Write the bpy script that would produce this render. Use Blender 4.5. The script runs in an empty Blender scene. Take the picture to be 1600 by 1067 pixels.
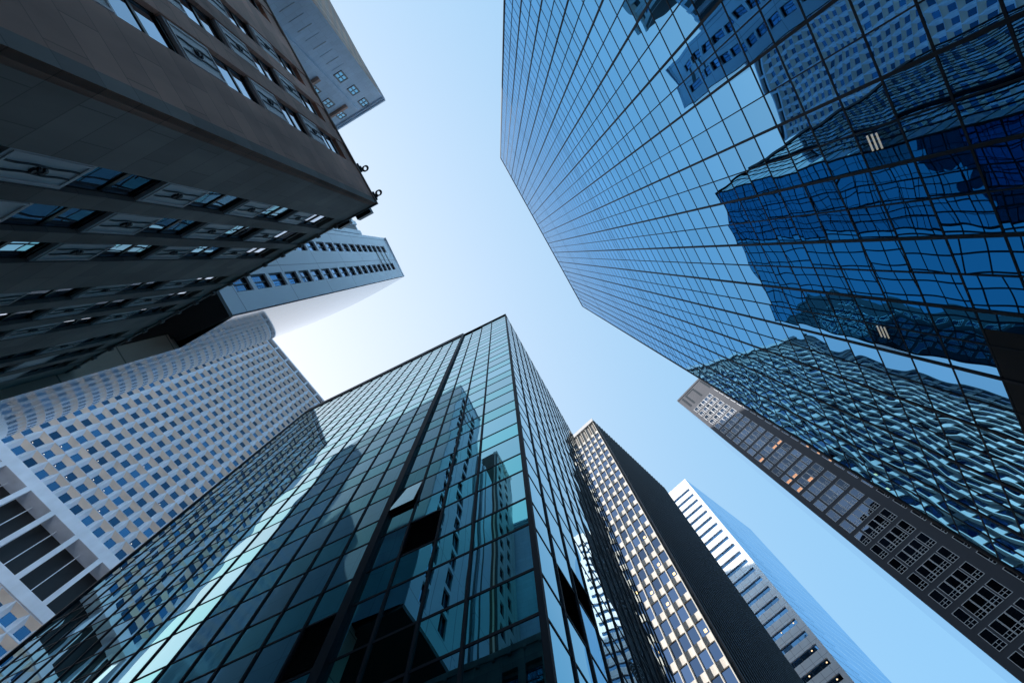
import bpy, math, random
from mathutils import Vector, Matrix
random.seed(7)
scene = bpy.context.scene
COL = scene.collection
EYE = 1.6                        # the camera's height above the pavement
F_PX, W_PX, H_PX = 775.0, 1600.0, 1067.0

# ------------------------------------------------------------------ camera
PP = (800.0, 533.5)
ZEN = (778.0, 398.0)
zc = Vector(((ZEN[0]-PP[0])/F_PX, -(ZEN[1]-PP[1])/F_PX, -1.0)).normalized()
xc = Vector((1, 0, 0)); xc = (xc - zc*xc.dot(zc)).normalized()
yc = zc.cross(xc)
ROT = Matrix((xc, yc, zc))       # camera -> world
cam_d = bpy.data.cameras.new('camera')
cam = bpy.data.objects.new('camera', cam_d)
COL.objects.link(cam)
cam.matrix_world = Matrix.Translation((0, 0, EYE)) @ ROT.to_4x4()
cam_d.sensor_width = 36.0
cam_d.lens = 36.0*F_PX/W_PX
cam_d.clip_start = 0.1
cam_d.clip_end = 5000
scene.camera = cam

def D(deg):
    a = math.radians(deg); return (math.cos(a), math.sin(a))

class Face:
    """a facade: corner, direction along it, outward normal (u, d, z above eye level, in units of k metres)"""
    def __init__(s, corner, u, n, k=1.):
        s.o, s.u, s.n, s.k = corner, u, n, k
    def p(s, u, d, z):
        u *= s.k; d *= s.k
        return (s.o[0]+s.u[0]*u+s.n[0]*d, s.o[1]+s.u[1]*u+s.n[1]*d, z*s.k+EYE)

def face(corner, ang, k=1., out=None):
    u = D(ang); n = (-u[1], u[0])
    if out is None:
        out = (-corner[0], -corner[1])
    if n[0]*out[0]+n[1]*out[1] < 0: n = (-n[0], -n[1])
    return Face(corner, u, n, k)
def smooth_faces(o):
    for p in o.data.polygons: p.use_smooth = True
    return o

# ------------------------------------------------------------------ mesh builder
class MB:
    def __init__(s): s.v, s.f, s.m = [], [], []
    def poly(s, pts, mi=0):
        i = len(s.v); s.v += [tuple(p) for p in pts]; s.f.append(tuple(range(i, i+len(pts)))); s.m.append(mi)
    def box(s, F, u0, u1, z0, z1, d0, d1, mi=0):
        P = [F.p(u, d, z) for z in (z0, z1) for d in (d0, d1) for u in (u0, u1)]
        i = len(s.v); s.v += P
        for q in ((0,1,3,2),(4,6,7,5),(0,4,5,1),(2,3,7,6),(0,2,6,4),(1,5,7,3)):
            s.f.append(tuple(i+k for k in q)); s.m.append(mi)
    def prism(s, pts, z0, z1, mi=0):
        n = len(pts); i = len(s.v)
        s.v += [(p[0], p[1], z0+EYE) for p in pts]+[(p[0], p[1], z1+EYE) for p in pts]
        s.f.append(tuple(i+k for k in range(n))); s.m.append(mi)
        s.f.append(tuple(i+n+k for k in range(n))); s.m.append(mi)
        for k in range(n):
            s.f.append((i+k, i+(k+1) % n, i+n+(k+1) % n, i+n+k)); s.m.append(mi)
    def tube(s, pts, r, sides=6, mi=0):
        rings = []
        for k, p in enumerate(pts):
            a = Vector(pts[max(k-1, 0)]); b = Vector(pts[min(k+1, len(pts)-1)])
            t = (b-a).normalized(); h = Vector((0, 0, 1)) if abs(t.z) < .9 else Vector((1, 0, 0))
            x = t.cross(h).normalized(); y = t.cross(x)
            i = len(s.v)
            for j in range(sides):
                w = 2*math.pi*j/sides
                s.v.append(tuple(Vector(p)+x*math.cos(w)*r+y*math.sin(w)*r))
            rings.append(i)
        for a, b in zip(rings, rings[1:]):
            for j in range(sides):
                s.f.append((a+j, a+(j+1) % sides, b+(j+1) % sides, b+j)); s.m.append(mi)
        for a in (rings[0], rings[-1]):
            s.f.append(tuple(a+j for j in range(sides))); s.m.append(mi)
    def mesh(s, name, mats, origin=(0, 0, 0)):
        import bmesh
        me = bpy.data.meshes.new(name)
        me.from_pydata([(x-origin[0], y-origin[1], z-origin[2]) for x, y, z in s.v], [], s.f)
        for m in (mats if isinstance(mats, (list, tuple)) else [mats]): me.materials.append(m)
        for p, mi in zip(me.polygons, s.m): p.material_index = mi
        b = bmesh.new(); b.from_mesh(me); bmesh.ops.recalc_face_normals(b, faces=b.faces); b.to_mesh(me); b.free()
        return me
    def build(s, name, mats, parent=None, kind=None):
        org = tuple(world_loc(parent)) if parent else (0, 0, 0)
        o = bpy.data.objects.new(name, s.mesh(name, mats, org)); COL.objects.link(o)
        if parent: o.parent = parent
        if kind: o['kind'] = kind
        return o

def world_loc(o):
    v = Vector((0, 0, 0))
    while o is not None:
        v += Vector(o.location); o = o.parent
    return v

def thing(name, label, cat, corner, group=None):
    o = bpy.data.objects.new(name, None); COL.objects.link(o)
    o.location = (corner[0], corner[1], 0.0)
    o.empty_display_size = 1
    o['label'] = label; o['category'] = cat
    if group: o['group'] = group
    return o

# ------------------------------------------------------------------ materials
MATS = {}
def node(nt, t, **kw):
    n = nt.nodes.new(t)
    for k, v in kw.items(): setattr(n, k, v)
    return n
def base_mat(name):
    m = bpy.data.materials.new(name); m.use_nodes = True
    nt = m.node_tree; b = nt.nodes['Principled BSDF']
    MATS[name] = m
    return m, nt, b

def plain(name, col, rough=.7, metal=0, noise=.0, nscale=.4, spec=.5, bump=0):
    m, nt, b = base_mat(name)
    b.inputs['Base Color'].default_value = (*col, 1)
    b.inputs['Roughness'].default_value = rough
    b.inputs['Metallic'].default_value = metal
    b.inputs['Specular IOR Level'].default_value = spec
    if noise:
        g = node(nt, 'ShaderNodeNewGeometry')
        mp = node(nt, 'ShaderNodeMapping'); mp.inputs['Scale'].default_value = (1, 1, .35)
        nt.links.new(g.outputs['Position'], mp.inputs['Vector'])
        n = node(nt, 'ShaderNodeTexNoise'); n.inputs['Scale'].default_value = nscale; n.inputs['Detail'].default_value = 6
        nt.links.new(mp.outputs[0], n.inputs['Vector'])
        r = node(nt, 'ShaderNodeMapRange')
        r.inputs['From Min'].default_value = .3; r.inputs['From Max'].default_value = .7
        r.inputs['To Min'].default_value = 1-noise; r.inputs['To Max'].default_value = 1+noise
        nt.links.new(n.outputs['Fac'], r.inputs['Value'])
        mu = node(nt, 'ShaderNodeVectorMath', operation='SCALE')
        mu.inputs[0].default_value = col
        nt.links.new(r.outputs[0], mu.inputs['Scale'])
        nt.links.new(mu.outputs[0], b.inputs['Base Color'])
        rr = node(nt, 'ShaderNodeMapRange'); rr.inputs['To Min'].default_value = max(rough-.12, .02); rr.inputs['To Max'].default_value = min(rough+.12, 1)
        nt.links.new(n.outputs['Fac'], rr.inputs['Value']); nt.links.new(rr.outputs[0], b.inputs['Roughness'])
    return m

def panelled(name, col, joint, ang, w, h, mortar=.03, rough=.6, noise=.12, var=.06, offset=0., spec=.5, nscale=.25):
    """cladding slabs with joints, laid out along a wall that runs at angle ang"""
    m, nt, b = base_mat(name)
    g = node(nt, 'ShaderNodeNewGeometry')
    ro = node(nt, 'ShaderNodeVectorRotate', rotation_type='Z_AXIS'); ro.inputs['Angle'].default_value = -ang
    nt.links.new(g.outputs['Position'], ro.inputs['Vector'])
    sx = node(nt, 'ShaderNodeSeparateXYZ'); nt.links.new(ro.outputs[0], sx.inputs[0])
    cx = node(nt, 'ShaderNodeCombineXYZ'); nt.links.new(sx.outputs['X'], cx.inputs['X']); nt.links.new(sx.outputs['Z'], cx.inputs['Y'])
    br = node(nt, 'ShaderNodeTexBrick'); br.offset = offset
    c1 = tuple(min(1, c*(1+var)) for c in col); c2 = tuple(c*(1-var) for c in col)
    br.inputs['Color1'].default_value = (*c1, 1); br.inputs['Color2'].default_value = (*c2, 1)
    br.inputs['Mortar'].default_value = (*joint, 1); br.inputs['Scale'].default_value = 1
    br.inputs['Mortar Size'].default_value = mortar; br.inputs['Mortar Smooth'].default_value = .1
    br.inputs['Brick Width'].default_value = w; br.inputs['Row Height'].default_value = h
    nt.links.new(cx.outputs[0], br.inputs['Vector'])
    n = node(nt, 'ShaderNodeTexNoise'); n.inputs['Scale'].default_value = nscale; n.inputs['Detail'].default_value = 7
    mp = node(nt, 'ShaderNodeMapping'); mp.inputs['Scale'].default_value = (1, 1, .3)
    nt.links.new(g.outputs['Position'], mp.inputs['Vector']); nt.links.new(mp.outputs[0], n.inputs['Vector'])
    r = node(nt, 'ShaderNodeMapRange'); r.inputs['From Min'].default_value = .3; r.inputs['From Max'].default_value = .7
    r.inputs['To Min'].default_value = 1-noise; r.inputs['To Max'].default_value = 1+noise
    nt.links.new(n.outputs['Fac'], r.inputs['Value'])
    mu = node(nt, 'ShaderNodeVectorMath', operation='SCALE')
    nt.links.new(br.outputs['Color'], mu.inputs[0]); nt.links.new(r.outputs[0], mu.inputs['Scale'])
    nt.links.new(mu.outputs[0], b.inputs['Base Color'])
    b.inputs['Roughness'].default_value = rough; b.inputs['Specular IOR Level'].default_value = spec
    return m

def glass(name, f0, wave=.012, wscale=.35, pane=.006, pillow=.008, rough=.0, var=.1, edge=(1, 1, 1), metal=1.0, aniso=(1, 1, 1)):
    """coated reflective glass; each pane is bowed and tilted a little differently"""
    m, nt, b = base_mat(name)
    L = nt.links.new
    g = node(nt, 'ShaderNodeNewGeometry'); oi = node(nt, 'ShaderNodeObjectInfo')
    ad = node(nt, 'ShaderNodeMath', operation='ADD'); L(g.outputs['Random Per Island'], ad.inputs[0]); L(oi.outputs['Random'], ad.inputs[1])
    fr = node(nt, 'ShaderNodeMath', operation='FRACT'); L(ad.outputs[0], fr.inputs[0])
    wn = node(nt, 'ShaderNodeTexWhiteNoise', noise_dimensions='1D'); L(fr.outputs[0], wn.inputs['W'])
    def centred(out, amp):
        a = node(nt, 'ShaderNodeVectorMath', operation='SUBTRACT'); L(out, a.inputs[0]); a.inputs[1].default_value = (.5, .5, .5)
        s = node(nt, 'ShaderNodeVectorMath', operation='SCALE'); L(a.outputs[0], s.inputs[0]); s.inputs['Scale'].default_value = amp
        return s.outputs[0]
    mp = node(nt, 'ShaderNodeMapping'); mp.inputs['Scale'].default_value = aniso; L(g.outputs['Position'], mp.inputs['Vector'])
    n1 = node(nt, 'ShaderNodeTexNoise'); n1.inputs['Scale'].default_value = wscale; n1.inputs['Detail'].default_value = 1.0
    L(mp.outputs[0], n1.inputs['Vector'])
    so = node(nt, 'ShaderNodeVectorMath', operation='SCALE'); L(wn.outputs['Color'], so.inputs[0]); so.inputs['Scale'].default_value = 500
    ao = node(nt, 'ShaderNodeVectorMath', operation='ADD'); L(so.outputs[0], ao.inputs[0]); L(g.outputs['Position'], ao.inputs[1])
    n2 = node(nt, 'ShaderNodeTexNoise'); n2.inputs['Scale'].default_value = .55; n2.inputs['Detail'].default_value = 0.0
    L(ao.outputs[0], n2.inputs['Vector'])
    a1 = node(nt, 'ShaderNodeVectorMath', operation='ADD'); L(centred(n1.outputs['Color'], wave), a1.inputs[0]); L(centred(n2.outputs['Color'], pillow), a1.inputs[1])
    a2 = node(nt, 'ShaderNodeVectorMath', operation='ADD'); L(a1.outputs[0], a2.inputs[0]); L(centred(wn.outputs['Color'], pane), a2.inputs[1])
    a3 = node(nt, 'ShaderNodeVectorMath', operation='ADD'); L(a2.outputs[0], a3.inputs[0]); L(g.outputs['Normal'], a3.inputs[1])
    nn = node(nt, 'ShaderNodeVectorMath', operation='NORMALIZE'); L(a3.outputs[0], nn.inputs[0])
    L(nn.outputs[0], b.inputs['Normal'])
    r = node(nt, 'ShaderNodeMapRange'); r.inputs['To Min'].default_value = 1-var; r.inputs['To Max'].default_value = 1+var
    L(wn.outputs['Value'], r.inputs['Value'])
    mu = node(nt, 'ShaderNodeVectorMath', operation='SCALE'); mu.inputs[0].default_value = f0; L(r.outputs[0], mu.inputs['Scale'])
    L(mu.outputs[0], b.inputs['Base Color'])
    b.inputs['Metallic'].default_value = metal; b.inputs['Roughness'].default_value = rough
    b.inputs['Specular Tint'].default_value = (*edge, 1)
    return m

def lamp_mat(name, col, strength):
    m, nt, b = base_mat(name)
    b.inputs['Base Color'].default_value = (*col, 1)
    b.inputs['Emission Color'].default_value = (*col, 1); b.inputs['Emission Strength'].default_value = strength
    return m

# ------------------------------------------------------------------ which parts show largest
PRISMS = {}
def seg_blocked(p, skip):
    """does another building stand between the camera and p (relative to the eye)?"""
    for k, (poly, H) in PRISMS.items():
        if k == skip: continue
        s0, s1 = 0., .995; n = len(poly); ok = True
        area = sum(poly[i][0]*poly[(i+1) % n][1]-poly[(i+1) % n][0]*poly[i][1] for i in range(n))
        sg = 1 if area > 0 else -1
        for i in range(n):
            a, b = poly[i], poly[(i+1) % n]
            nx, ny = -(b[1]-a[1])*sg, (b[0]-a[0])*sg     # inward
            c = -(nx*a[0]+ny*a[1]); m = nx*p[0]+ny*p[1]
            if abs(m) < 1e-9:
                if c < 0: ok = False; break
            elif m > 0: s0 = max(s0, -c/m)
            else: s1 = min(s1, -c/m)
            if s0 >= s1: ok = False; break
        if ok and s0*p[2] < H: return True
    return False
ROT_T = ROT.transposed()
def pix(p):
    d = ROT_T @ Vector(p)
    if d.z > -1e-3: return None
    return (PP[0]+F_PX*d.x/-d.z, PP[1]-F_PX*d.y/-d.z)
def shown_size(F, u, z, w, h, d, key):
    p = Vector(F.p(u, d, z)) - Vector((0, 0, EYE))
    q = pix(p)
    if q is None or not (-30 < q[0] < 1630 and -30 < q[1] < 1097): return 0
    if p.x*F.n[0]+p.y*F.n[1] > 0: return 0
    a = [pix(Vector(F.p(u+su*w/2, d, z+sz*h/2))-Vector((0, 0, EYE))) for su, sz in ((-1, -1), (1, -1), (1, 1), (-1, 1))]
    if any(x is None for x in a): return 0
    A = abs(sum(a[i][0]*a[(i+1) % 4][1]-a[(i+1) % 4][0]*a[i][1] for i in range(4)))/2
    return 0 if seg_blocked(p, key) else A

_cache = {}
def unit_mesh(name, maker, key):
    if key not in _cache:
        mb = MB(); maker(mb); _cache[key] = mb.mesh(name, key[-1] if not isinstance(key[-1], tuple) else list(key[-1]))
    return _cache[key]
LOC = Face((0, 0), (1, 0), (0, 1))
class _L(Face):
    def p(s, u, d, z): return (u, d, z)
LOC = _L((0, 0), (1, 0), (0, -1))

def place(name, me, F, u, z, d, parent):
    o = bpy.data.objects.new(name, me); COL.objects.link(o)
    w = Vector(F.p(u, d, z)) - world_loc(parent)
    # local x runs along the facade, local y points outwards
    M = Matrix(((F.u[0], F.n[0], 0, w.x), (F.u[1], F.n[1], 0, w.y), (0, 0, 1, w.z), (0, 0, 0, 1)))
    o.matrix_basis = M if M.to_3x3().determinant() > 0 else M
    o.parent = parent
    return o

class Parts:
    """panes or windows of one building: the 100 that show largest as parts, the rest as one"""
    def __init__(s, name, root, key, limit=100): s.n, s.root, s.key, s.lim, s.items = name, root, key, limit, []
    def add(s, F, u, z, w, h, d, mats, maker, sub=None):
        """maker(mb, F, u, z) writes the part at (u, z); mats list; sub: (name, mats, maker)"""
        s.items.append((F, u, z, w, h, d, mats, maker, sub, shown_size(F, u, z, w, h, d, s.key)))
    def emit(s, name_stuff=None):
        it = sorted(s.items, key=lambda x: -x[-1])
        rest = it[s.lim:] if len(it) > s.lim else []
        for F, u, z, w, h, d, mats, maker, sub, a in it[:s.lim]:
            mb = MB(); maker(mb, F, u, z); o = mb.build(s.n, mats, s.root)
            if sub:
                mb = MB(); sub[2](mb, F, u, z); mb.build(sub[0], sub[1], o)
        if rest:
            mb = MB(); allm = []
            for F, u, z, w, h, d, mats, maker, sub, a in rest:
                for mm, mk in ((mats, maker),) + (((sub[1], sub[2]),) if sub else ()):
                    idx = []
                    for m in mm:
                        if m not in allm: allm.append(m)
                        idx.append(allm.index(m))
                    k = len(mb.m); mk(mb, F, u, z)
                    for j in range(k, len(mb.m)): mb.m[j] = idx[mb.m[j]]
            mb.build(name_stuff or s.n, allm, s.root, 'stuff')

def pane_maker(w, h, d0=-.03, d1=0., tilt=.0):
    def mk(mb, F, u, z):
        a, b = (random.uniform(-tilt, tilt) for _ in range(2))
        def P(su, sz): return F.p(u+su*w/2, d1+a*su*w/2+b*sz*h/2, z+sz*h/2)
        mb.poly([P(-1, -1), P(1, -1), P(1, 1), P(-1, 1)])
    return mk
def slab_maker(w, h, d0, d1):
    def mk(mb, F, u, z): mb.box(F, u-w/2, u+w/2, z-h/2, z+h/2, d0, d1)
    return mk
def frame_maker(w, h, t, d0, d1, bars=(), vbars=(), bt=None):
    """window frame with horizontal bars at the given fractions of its height"""
    bt = bt or t*.7
    def mk(mb, F, u, z):
        mb.box(F, u-w/2, u-w/2+t, z-h/2, z+h/2, d0, d1); mb.box(F, u+w/2-t, u+w/2, z-h/2, z+h/2, d0, d1)
        mb.box(F, u-w/2+t, u+w/2-t, z-h/2, z-h/2+t, d0, d1-.003); mb.box(F, u-w/2+t, u+w/2-t, z+h/2-t, z+h/2, d0, d1-.003)
        for b in bars: mb.box(F, u-w/2+t, u+w/2-t, z-h/2+h*b-bt/2, z-h/2+h*b+bt/2, d0, d1-.006)
        for b in vbars:
            f0, f1, x = b
            mb.box(F, u-w/2+w*x-bt/2, u-w/2+w*x+bt/2, z-h/2+h*f0, z-h/2+h*f1, d0, d1-.009)
    return mk

def curtain(root, key, F, us, zs, mats, parts, fin_mat, mw=.07, md=.03, tw=.06, td=.015, skip=None, pick=None, heavy=None, tilt=.0, zlo=None):
    """curtain wall: panes between grid lines us and zs, each mullion and transom a part"""
    for i, u in enumerate(us):
        w = heavy(i) if heavy else mw
        if w <= 0: continue
        mb = MB(); mb.box(F, u-w/2, u+w/2, zs[0], zs[-1], -.1, (.16 if w > .3 else md*(1.15 if w > mw*.99 else .8)+.004)); mb.build('mullion', fin_mat, root)
    for j, z in enumerate(zs):
        mb = MB(); mb.box(F, us[0], us[-1], z-tw/2, z+tw/2, -.1, td); mb.build('transom', fin_mat, root)
    for i in range(len(us)-1):
        for j in range(len(zs)-1):
            if skip and skip(i, j): continue
            w, h = us[i+1]-us[i], zs[j+1]-zs[j]
            m = pick(i, j) if pick else mats
            parts.add(F, (us[i]+us[i+1])/2, (zs[j]+zs[j+1])/2, w, h, 0, [m], pane_maker(w, h, tilt=tilt))

M_louv = plain('dark_louvre_blade', (.045, .046, .05), .5)
def louvre(root, F, u0, u1, z0, z1, mat, n=None, d=.04):
    mb = MB(); n = n or int((z1-z0)/.11)
    for k in range(n):
        z = z0+(z1-z0)*(k+.5)/n; h = (z1-z0)/n
        a, b = F.p(u0, d-.06, z+h*.45), F.p(u1, d-.06, z+h*.45)
        c, e = F.p(u1, d, z-h*.3), F.p(u0, d, z-h*.3)
        mb.poly([a, b, c, e])
    mb.box(F, u0, u1, z0, z1, -.15, -.05)
    return mb.build('louvre', mat, root)

# ================================================================== sun
S_AZ = (-.93, .37); _n = math.hypot(*S_AZ); S_AZ = (S_AZ[0]/_n, S_AZ[1]/_n)
S_EL = math.radians(31)
sun_dir = Vector((S_AZ[0]*math.cos(S_EL), S_AZ[1]*math.cos(S_EL), math.sin(S_EL)))
sd = bpy.data.lights.new('sun', 'SUN'); sun = bpy.data.objects.new('sun', sd); COL.objects.link(sun)
sd.energy = 5.0; sd.angle = math.radians(.53); sd.color = (1, .95, .88)
sun.rotation_euler = sun_dir.to_track_quat('Z', 'Y').to_euler()
sun.location = (-200, 80, 300)
w = bpy.data.worlds.new('World'); scene.world = w; w.use_nodes = True
nt = w.node_tree; bg = nt.nodes['Background']
sky = nt.nodes.new('ShaderNodeTexSky'); sky.sky_type = 'NISHITA'; sky.sun_disc = False
sky.sun_elevation = S_EL
sky.sun_rotation = math.atan2(sun_dir.x, sun_dir.y)
sky.altitude = 0; sky.air_density = 1.0; sky.dust_density = 1.6; sky.ozone_density = 1.5
tc = nt.nodes.new('ShaderNodeTexCoord'); sz = nt.nodes.new('ShaderNodeSeparateXYZ'); nt.links.new(tc.outputs['Generated'], sz.inputs[0])
mr = nt.nodes.new('ShaderNodeMapRange'); mr.interpolation_type = 'SMOOTHSTEP'
for k, v in (('From Min', .0), ('From Max', .50), ('To Min', .35), ('To Max', 1.0)): mr.inputs[k].default_value = v
nt.links.new(sz.outputs['Z'], mr.inputs['Value'])
def vm(op, a, b=None, scale=None):
    n = nt.nodes.new('ShaderNodeVectorMath'); n.operation = op
    for k, v in ((0, a), (1, b)):
        if v is None: continue
        if hasattr(v, 'node'): nt.links.new(v, n.inputs[k])
        else: n.inputs[k].default_value = v
    if scale is not None:
        if hasattr(scale, 'node'): nt.links.new(scale, n.inputs['Scale'])
        else: n.inputs['Scale'].default_value = scale
    return n
dt = vm('DOT_PRODUCT', tc.outputs['Generated'], tuple(sun_dir))
hf = nt.nodes.new('ShaderNodeMath'); hf.operation = 'MULTIPLY_ADD'; hf.inputs[1].default_value = .5; hf.inputs[2].default_value = .5
nt.links.new(dt.outputs['Value'], hf.inputs[0])
pw_ = nt.nodes.new('ShaderNodeMath'); pw_.operation = 'POWER'; pw_.inputs[1].default_value = 4.0; nt.links.new(hf.outputs[0], pw_.inputs[0])
glow = vm('SCALE', (4.5, 2.6, .9), scale=pw_.outputs[0])         # white haze, thicker towards the sun
air = vm('ADD', glow.outputs[0], (.96, 2.45, 3.85))
nis = vm('SCALE', sky.outputs[0], scale=.35)
hz = vm('ADD', air.outputs[0], nis.outputs[0])
sc_ = vm('SCALE', hz.outputs[0], scale=mr.outputs[0])
nt.links.new(sc_.outputs[0], bg.inputs['Color']); bg.inputs['Strength'].default_value = .066
scene.view_settings.view_transform = 'Standard'; scene.view_settings.look = 'None'
scene.view_settings.exposure = 1.62; scene.view_settings.gamma = 1.0
scene.render.engine = 'CYCLES'
cy = scene.cycles
cy.max_bounces = 9; cy.glossy_bounces = 6; cy.diffuse_bounces = 4; cy.transmission_bounces = 4
cy.caustics_reflective = True; cy.blur_glossy = .6; cy.caustics_refractive = False
cy.sample_clamp_indirect = 4
cy.use_denoising = True

# ================================================================== building footprints
def rel(r, H): return (r[0]*H, r[1]*H)
def along(p, ang, s): u = D(ang); return (p[0]+u[0]*s, p[1]+u[1]*s)
def rect(px):
    d = ROT @ Vector(((px[0]-PP[0])/F_PX, -(px[1]-PP[1])/F_PX, -1)); return (d.x/d.z, d.y/d.z)
# T: blue mirror tower
nT = (math.sin(math.radians(60)), -math.cos(math.radians(60)))
tT = D(60)
T_H = 124.0
T_A = (nT[0]*12+tT[0]*-19.3, nT[1]*12+tT[1]*-19.3)
T_L = 41.0
T_B = along(T_A, 60, T_L)
PRISMS['T'] = ([T_A, T_B, (T_B[0]+nT[0]*32, T_B[1]+nT[1]*32), (T_A[0]+nT[0]*32, T_A[1]+nT[1]*32)], T_H)
# B5: green glass block
B5 = rel(rect((790, 492)), 63.0)
B5_l, B5_r = along(B5, 154, 29.2), along(B5, 61, 18.3)
PRISMS['B5'] = ([B5, B5_l, along(B5_l, 61, 18.3), B5_r], 64.0)
# B1: brown stone block
K1 = .285
B1 = rel(rect((587, 317)), 80.0*K1)
B1_r, B1_l = along(B1, 242.5, 36*K1), along(B1, 152.5, 84*K1)
PRISMS['B1'] = ([B1, B1_r, along(B1_r, 152.5, 84*K1), B1_l], 82.0*K1)
# B2: grey stone tower
K2 = .48
B2 = rel(rect((600, 155)), 155.0*K2)
B2_r, B2_l = along(B2, 241.6, 45*K2), along(B2, 150, 40*K2)
PRISMS['B2'] = ([B2, B2_r, along(B2_r, 150, 40*K2), B2_l], 155.0*K2)
# B3: white panelled tower
B3 = rel(rect((632, 432)), 88.0)
B3_w, B3_l = along(B3, 243.5, 7.35), along(B3, 155.7, 25.3)
PRISMS['B3'] = ([B3, B3_w, along(B3_w, 155.7, 25.3), B3_l], 88.0)
# B4: white cell-fronted tower
B4 = rel(rect((425, 530)), 190.0)
B4_r = along(B4, 53.7, 32.6)
n4 = (-math.sin(math.radians(53.7)), math.cos(math.radians(53.7)))
B4_0 = along(B4, 53.7, -14.25)
PRISMS['B4'] = ([B4_0, B4_r, (B4_r[0]+n4[0]*30, B4_r[1]+n4[1]*30), (B4_0[0]+n4[0]*30, B4_0[1]+n4[1]*30)], 190.0)
# B6: dark ribbed tower
K6 = 120/87.5
B6 = rel(rect((925, 655)), 120.0)
B6_l, B6_r = along(B6, 136.5, 31.0), along(B6, 44, 26.6)
PRISMS['B6'] = ([B6, B6_l, along(B6_l, 44, 26.6), B6_r], 120.0)
# B7: white banded tower
B7 = rel(rect((1070, 748)), 165.0)
B7_l, B7_r = along(B7, 136, 26), along(B7, 38, 32.4)
PRISMS['B7'] = ([B7, B7_l, along(B7_l, 38, 32.4), B7_r], 165.0)
# B8: dark apartment tower
B8 = rel(rect((1058, 626)), 157.0)
B8_r, B8_s = along(B8, 132-180, 24), along(B8, 42, 27)
PRISMS['B8'] = ([B8, B8_r, along(B8_r, 42, 27), B8_s], 157.0)

M_core = plain('dark_interior', (.012, .014, .018), .6)
M_black = plain('black_metal', (.010, .011, .013), .6, noise=.2, spec=.15)
M_mull = plain('dark_bronze_mullion', (.016, .022, .032), .6, noise=.15, spec=.15)

exec_parts = []
# ================================================================== T
t = thing('glass_tower', 'huge blue mirror glass tower in a fine dark grid, filling the upper right', 'tower', T_A)
F = face(T_A, 60)
gT = glass('blue_mirror_glass', (.135, .335, .53), wave=.011, wscale=.30, pane=.009, pillow=.015, var=.07, edge=(.52, .78, 1))
gTc = glass('blue_glass_see_in', (.135, .335, .53), wave=.016, wscale=.28, pane=.004, pillow=.01, var=.05)
mix = gTc.node_tree.nodes.new('ShaderNodeMixShader'); tr = gTc.node_tree.nodes.new('ShaderNodeBsdfTransparent')
tr.inputs[0].default_value = (.55, .6, .65, 1); mix.inputs[0].default_value = .55
out = gTc.node_tree.nodes['Material Output']
gTc.node_tree.links.new(gTc.node_tree.nodes['Principled BSDF'].outputs[0], mix.inputs[1]); gTc.node_tree.links.new(tr.outputs[0], mix.inputs[2]); gTc.node_tree.links.new(mix.outputs[0], out.inputs[0])
zs = [13.19-1.79*k for k in range(8, 0, -1)] + [13.19]
z = 13.19; narrow = (36.5, 56.4, 76.4, 96.4, 116.4)
while z < T_H-1.2:
    nx = z+1.79
    for q in narrow:
        if abs(nx-q) < .9: nx = q
        if abs(z-q) < 1e-6: nx = q+.95
    z = nx; zs.append(z)
zs[-1] = T_H
us = [T_L*k/32 for k in range(33)]
P = Parts('glass_pane', t, 'T')
lightspots = [(22.0, 22.9, 16.75), (15.0, 15.6, 20.8), (29.9, 30.5, 20.3)]
def pickT(i, j):
    uc, zc_ = (us[i]+us[i+1])/2, (zs[j]+zs[j+1])/2
    for a, b, zz in lightspots:
        if us[i] <= (a+b)/2 < us[i+1] and zs[j] <= zz < zs[j+1]: return gTc
    return gT
def skipT(i, j): return us[i] > 28.6 and zs[j+1] < 15.1
curtain(t, 'T', F, us, zs, gT, P, M_mull, mw=.10, md=.03, tw=.075, td=.012, skip=skipT, pick=pickT, heavy=lambda i: .11 if i % 2 == 0 else .05)
P.emit()
mb = MB(); mb.box(F, .05, T_L-.05, -1.6, T_H-.1, -32, -1.3); mb.build('core', M_core, t)
mb = MB(); mb.box(F, 0, T_L, T_H, T_H+.35, -32, .08); mb.build('parapet', M_mull, t)
sp = MB(); sp.box(F, T_L, T_L+.15, -1.6, T_H, -32, .06); sp.build('side_wall', M_mull, t)
sp = MB(); sp.box(F, -.15, 0, -1.6, T_H, -32, .06); sp.build('side_wall', M_mull, t)
mb = MB(); mb.box(F, 28.85, T_L, -1.6, 14.92, -.2, .01); mb.build('base_panel', M_black, t)
M_tube = lamp_mat('fluorescent_tube', (1, .9, .7), .28)
for a, b, zz in lightspots:
    mb = MB()
    for k in range(3): mb.box(F, a+.05, a+.6, zz-.22+k*.2, zz-.18+k*.2, -.5, -.46)
    mb.build('ceiling_light', M_tube, t)

# ================================================================== B5
t = thing('glass_office_block', 'green glass office block with black mullions and a sharp corner, bottom centre', 'office block', B5)
FL, FR = face(B5, 154), face(B5, 61)
g5v = glass('green_vision_glass', (.165, .44, .53), wave=.010, wscale=.30, pane=.004, pillow=.007, var=.12)
g5s = glass('green_spandrel_glass', (.105, .47, .52), wave=.010, wscale=.30, pane=.004, pillow=.007, var=.10)
g5r = glass('blue_side_glass', (.10, .38, .50), wave=.018, wscale=.35, pane=.006, pillow=.014, var=.07)
zs = []
k = -3
while True:
    a, b = 9.51+3.6*k, 11.06+3.6*k
    if a > 63: break
    if a > -1.6: zs.append(a)
    if -1.6 < b < 62.5: zs.append(b)
    k += 1
zs = [z for z in zs if z < 62.2]+[63.0]
P = Parts('glass_pane', t, 'B5')
us = [0, 1.95, 3.3, 4.65, 6.0]+[6.0+1.45*k for k in range(1, 17)]; us[-1] = 29.2
us = [u for u in us]
def which(j): return g5v if (zs[j+1]-zs[j]) > 1.8 else g5s
jo = max(j for j, z in enumerate(zs) if z < 18.7)
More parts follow.
